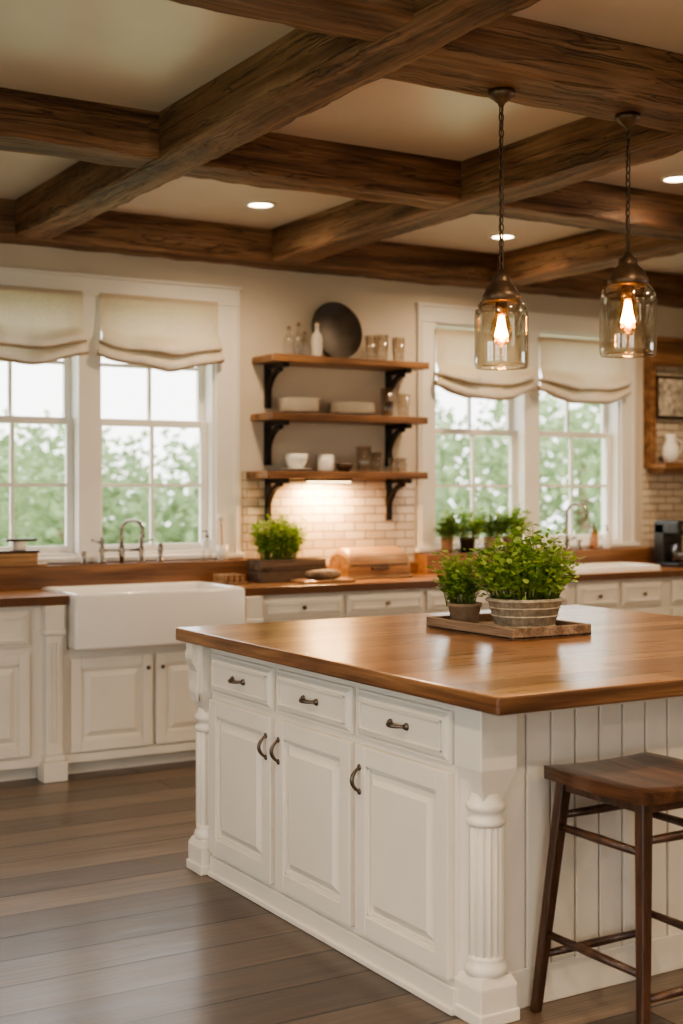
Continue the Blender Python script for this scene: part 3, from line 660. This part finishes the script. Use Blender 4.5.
# ------------------------------------------------------------------ pendants
def pendant(cx,cy,zg,sc):
    b=B('pendant_lamp'); zt=ZB-.001
    b.lathe([(.045,.01),(.045,-.008),(.026,-.022),(.012,-.034),(.008,-.045)],(cx,cy,zt),M_bronze,28)
    H=.24*sc; R=.090*sc
    g=[(R*.93,0),(R*.985,.006),(R,.02*sc),(R*1.0,H*.72),(R*.97,H*.80),(R*.88,H*.88),(R*.74,H*.935),(R*.62,H*.96),(R*.60,H)]
    b.shell(g,(cx,cy,zg),M_jar,56); b.shell([(r-.003,z) for r,z in g],(cx,cy,zg),M_jar,56)
    b.tube([(cx+R*.93*math.cos(2*math.pi*k/40),cy+R*.93*math.sin(2*math.pi*k/40),zg+.001) for k in range(40)],.003,M_jar,6,True)
    z=zg+H
    b.lathe([(.058*sc,-.02*sc),(.064*sc,-.016*sc),(.064*sc,.002*sc),(.058*sc,.012*sc),(.050*sc,.03*sc),(.034*sc,.045*sc),(.030*sc,.052*sc),(.030*sc,.066*sc),(.018*sc,.074*sc),(.012*sc,.088*sc),(.004,.092*sc)],(cx,cy,z),M_bronze,32)
    b.lathe([(.018*sc,-.06*sc),(.02*sc,-.055*sc),(.02*sc,-.015*sc)],(cx,cy,z),M_bronze,20)
    zc=z-.05*sc
    b.shell([(.014*sc,0),(.02*sc,-.012*sc),(.033*sc,-.04*sc),(.037*sc,-.068*sc),(.030*sc,-.096*sc),(.016*sc,-.112*sc),(.0005,-.117*sc)],(cx,cy,zc),M_bulb,24)
    for k in range(8):
        a=math.pi*2*k/8; r0,r1=.008*sc,.022*sc
        b.tube([(cx+r0*math.cos(a),cy+r0*math.sin(a),zc-.02*sc),(cx+r1*math.cos(a+.3),cy+r1*math.sin(a+.3),zc-.085*sc)],.0015*sc,M_fil,5)
    b.lathe([(.003*sc,-.012*sc),(.012*sc,-.035*sc),(.019*sc,-.062*sc),(.012*sc,-.09*sc),(.002,-.1*sc)],(cx,cy,zc),M_glow,12)
    z0=z+.085*sc; z1=zt-.04; n=int((z1-z0)/.026); st=(z1-z0)/n
    for i in range(n):
        zc2=z0+st*(i+.5); pts=[]
        for k in range(12):
            a=2*math.pi*k/12; u=.0085*math.cos(a); w=(st*.64)*math.sin(a)
            pts.append((cx+u,cy,zc2+w) if i%2 else (cx,cy+u,zc2+w))
        b.tube(pts,.0026,M_bronze,5,True)
    b.tube([(cx+.002,cy,z0),(cx-.004,cy+.004,(z0+z1)/2),(cx+.002,cy,z1)],.0018,M_iron,5)
    ob=b.done()
    l=bpy.data.lights.new('pendant_bulb_light','POINT'); l.energy=30; l.color=(1,.56,.26); l.shadow_soft_size=.015
    lo=bpy.data.objects.new('pendant_bulb_light',l); lo.location=(0,0,zc-.06*sc-ob.location.z); lo.parent=ob; S.collection.objects.link(lo)
pendant(2.77,3.6,1.859,1.0); pendant(3.336,3.6,1.93,1.12)
# ------------------------------------------------------------------ island tray & herbs
b=B('serving_tray'); x0,x1,y0,y1=2.93,3.29,3.74,4.28; z=.921
b.box(x0,x1,y0,y1,z,z+.012,M_rust,.003)
for (a,c,d,e) in ((x0,x1,y0,y0+.016),(x0,x1,y1-.016,y1),(x0,x0+.016,y0+.016,y1-.016),(x1-.016,x1,y0+.016,y1-.016)): b.box(a,c,d,e,z,z+.042,M_rust,.004)
b.done()
b=B('basket_herb_planter'); c=(3.125,3.92,.934)
b.lathe([(.105,0),(.11,.004),(.140,.105),(.146,.108),(.146,.12),(.138,.12),(.132,.1),(0,.098)],c,M_zinc,144,flute=.009,nf=36,sy=.9)
for zz,r in((.018,.114),(.055,.125),(.085,.133),(.112,.147)): b.tube([(c[0]+r*math.cos(2*math.pi*k/48),c[1]+r*.9*math.sin(2*math.pi*k/48),c[2]+zz) for k in range(48)],.004,M_zinc,6,True)
b.lathe([(.128,.096),(.1,.104),(0,.11)],c,M_soil,32,sy=.9)
herb(b,c[0],c[1],c[2]+.10,.18,.15,.265,270,.029,M_leaf,8,.4,1.15); b.done()
b=B('clay_pot_herb'); c=(3.04,4.18,.934)
b.lathe([(.045,0),(.05,.004),(.062,.07),(.067,.072),(.067,.085),(.06,.085),(.056,.07),(0,.068)],c,M_terra,32)
herb(b,c[0]-.01,c[1]+.01,c[2]+.07,.085,.065,.20,95,.028,M_leaf,8,.3,1.15); b.done()
# ------------------------------------------------------------------ stool
b=B('bar_stool'); sx0,sx1,sy0,sy1,sz=2.385,2.785,2.52,2.93,.69
n=16; vs=[];fs=[]
for lay in range(2):
    for j in range(n+1):
        for i in range(n+1):
            u=i/n*2-1; v=j/n*2-1; k=1-.05*(u*u*v*v)
            x=(sx0+sx1)/2+(sx1-sx0)/2*u*k; y=(sy0+sy1)/2+(sy1-sy0)/2*v*k
            z=sz-.016*(1-u*u)*(1-.4*v*v)+.002 if lay else sz-.04
            if lay and (i in(0,n) or j in(0,n)): z-=.006
            vs.append((x,y,z))
o=(n+1)**2
for j in range(n):
    for i in range(n):
        a=j*(n+1)+i; fs.append((a,a+n+1,a+n+2,a+1)); fs.append((o+a,o+a+1,o+a+n+2,o+a+n+1))
b.add(vs,fs,M_seat,True)
vs2=[]
ring=[i for i in range(n)]+[i*(n+1)+n for i in range(n)]+[n*(n+1)+n-i for i in range(n)]+[(n-i)*(n+1) for i in range(n)]
for r_ in ring: vs2.append(vs[r_])
for r_ in ring: vs2.append(vs[o+r_])
R_=len(ring); b.add(vs2,[(i,(i+1)%R_,R_+(i+1)%R_,R_+i) for i in range(R_)],M_seat,False)
cx,cy=(sx0+sx1)/2,(sy0+sy1)/2
legs={}
for sx in(-1,1):
    for sy in(-1,1):
        tp=Vector((cx+sx*.15,cy+sy*.155,sz-.035)); bt=Vector((cx+sx*.205,cy+sy*.212,0)); legs[(sx,sy)]=(tp,bt)
        a=.017;c=.013
        b.hexa([(bt.x-c,bt.y-c,0),(bt.x+c,bt.y-c,0),(bt.x+c,bt.y+c,0),(bt.x-c,bt.y+c,0),(tp.x-a,tp.y-a,tp.z),(tp.x+a,tp.y-a,tp.z),(tp.x+a,tp.y+a,tp.z),(tp.x-a,tp.y+a,tp.z)],M_darkz,.004)
def at(k,z): t,bb=legs[k]; q=(z-bb.z)/(t.z-bb.z); return bb.lerp(t,q)
for k1,k2,z in (((-1,-1),(-1,1),.22),((1,-1),(1,1),.22),((-1,-1),(1,-1),.16),((-1,1),(1,1),.16),((-1,-1),(-1,1),.52),((1,-1),(1,1),.52),((-1,-1),(1,-1),.55),((-1,1),(1,1),.55)):
    p,q=at(k1,z),at(k2,z); b.tube([p,(p+q)/2,q],[.010,.0125,.010],M_darkz,10)
for k1,k2 in (((-1,-1),(-1,1)),((1,-1),(1,1)),((-1,-1),(1,-1)),((-1,1),(1,1))):
    p,q=at(k1,.62),at(k2,.62); hx=.010
    d=(q-p).normalized(); nn=Vector((-d.y,d.x,0))*hx; up=Vector((0,0,.03))
    b.hexa([p-nn,q-nn,q+nn,p+nn,p-nn+up,q-nn+up,q+nn+up,p+nn+up],M_darkz,.002)
b.done()
# ------------------------------------------------------------------ downlights
def down(x,y,e=60):
    b=B('recessed_downlight'); 
    b.lathe([(.085,0),(.085,-.006),(.066,-.010),(.064,-.003),(.064,0)],(x,y,ZC),M_trim,36,caps=False); b.lathe([(.0001,-.0032),(.063,-.003)],(x,y,ZC),M_down,36,caps=False); ob=b.done()
    l=bpy.data.lights.new('downlight_beam','SPOT'); l.energy=e; l.color=(1,.73,.46); l.spot_size=math.radians(155); l.spot_blend=1; l.shadow_soft_size=.06
    lo=bpy.data.objects.new('downlight_beam',l); S.collection.objects.link(lo); lo.parent=ob; lo.location=(0,0,-.03)
for x in(.2,1.45,3.0,4.6,6.2): 
    for y in(-1.4,.5,2.5): down(x,y,58)  # out-of-view downlights, added to fill the room with light
down(3.29,6.36,58); down(4.95,6.42,58); down(4.76,4.79,78); down(6.3,4.4,78); down(6.4,6.2,52); down(.2,4.35,60)  # the ones outside the frame are added fill too
l=bpy.data.lights.new('shelf_light','AREA'); l.shape='RECTANGLE'; l.size=.28; l.size_y=.04; l.energy=15; l.color=(1,.60,.28)
lo=bpy.data.objects.new('shelf_light',l); lo.location=(4.1,7.03,1.49); S.collection.objects.link(lo)
# ------------------------------------------------------------------ exterior
b=B('lawn'); b.box(-30,45,7.6,60,-.6,-.5,M_grass); b.box(-30,-2.6,-30,7.6,-.6,-.5,M_grass); b.done((0,0,-.6))
def tree(x,y,h,r,sd):
    random.seed(sd); b=B('garden_tree'); b.lathe([(.16,0),(.11,h*.5),(.05,h*.8)],(x,y,-.499),M_rust,10)
    vs=[];fs=[]
    cl=[Vector((x+random.gauss(0,r*.45),y+random.gauss(0,r*.45),h*random.uniform(.05,.85)-.3)) for _ in range(16)]
    for k in range(3000):
        c=random.choice(cl); d=Vector((random.gauss(0,1),random.gauss(0,1),random.gauss(0,.8))).normalized()*r*.42*random.uniform(.6,1)
        p=c+d; s=random.uniform(.08,.17)
        if p.z<-.25: continue
        u=Vector((random.gauss(0,1),random.gauss(0,1),random.gauss(0,1))).normalized(); w=u.cross(Vector((.3,.5,.8))).normalized()
        i=len(vs); vs.extend([p,p+u*s*.5+w*s*.4,p+u*s,p+u*s*.5-w*s*.4]); fs.append((i,i+1,i+2,i+3))
    b.add(vs,fs,M_foil); b.done()
for i,(x,y,h,r) in enumerate(((3.2,13,2.4,1.5),(5.2,15,2.3,1.6),(6.9,14,2.5,1.6),(9.0,14,3.1,1.8),(10.8,15.5,3.3,1.8),(12.6,14.5,3.1,1.8),(8.2,18,2.8,2.0),(14.8,16,3.5,2.0),(11.5,20,4.2,2.3),(4.4,19,2.8,2.0),(6.1,18.5,2.7,1.9))): tree(x,y,h,r,100+i)
# ------------------------------------------------------------------ world & portals
w=bpy.data.worlds.new('World'); S.world=w; w.use_nodes=True; nt=w.node_tree; nt.nodes.clear()
o=nt.nodes.new('ShaderNodeOutputWorld'); bg=nt.nodes.new('ShaderNodeBackground'); nt.links.new(bg.outputs[0],o.inputs[0])
bg.inputs[0].default_value=(1,.985,.965,1); bg.inputs[1].default_value=3.5
def portal(loc,rot,sx,sy):
    l=bpy.data.lights.new('window_portal','AREA'); l.shape='RECTANGLE'; l.size=sx; l.size_y=sy
    l.cycles.is_portal=True
    ob=bpy.data.objects.new('window_portal',l); ob.location=loc; ob.rotation_euler=rot; S.collection.objects.link(ob)
H=math.pi/2
portal((2.62,YF+.19,1.8),(-H,0,0),1.6,1.5); portal((5.75,YF+.19,1.8),(-H,0,0),1.65,1.5)
portal((XL-.19,-.1,1.42),(0,-H,0),2.3,2.3); portal((XL-.19,3.2,1.42),(0,-H,0),2.3,2.5)
portal((0,YB-.19,1.42),(H,0,0),2.5,2.3)
portal((XR+.19,1.5,1.65),(0,H,0),1.6,2.1)
# ------------------------------------------------------------------ camera
cd=bpy.data.cameras.new('camera'); cam=bpy.data.objects.new('camera',cd); S.collection.objects.link(cam); S.camera=cam
cam.location=(0,0,1.45); cam.rotation_euler=(H,0,-math.radians(30.8))
cd.sensor_fit='VERTICAL'; cd.sensor_height=36; cd.sensor_width=36; cd.lens=1345/1024*36; cd.shift_y=-22/1024
cd.dof.use_dof=True; cd.dof.focus_distance=4.4; cd.dof.aperture_fstop=2.2
cd.clip_start=.05
S.view_settings.view_transform='AgX'; S.view_settings.look='AgX - Medium High Contrast'; S.view_settings.exposure=.38
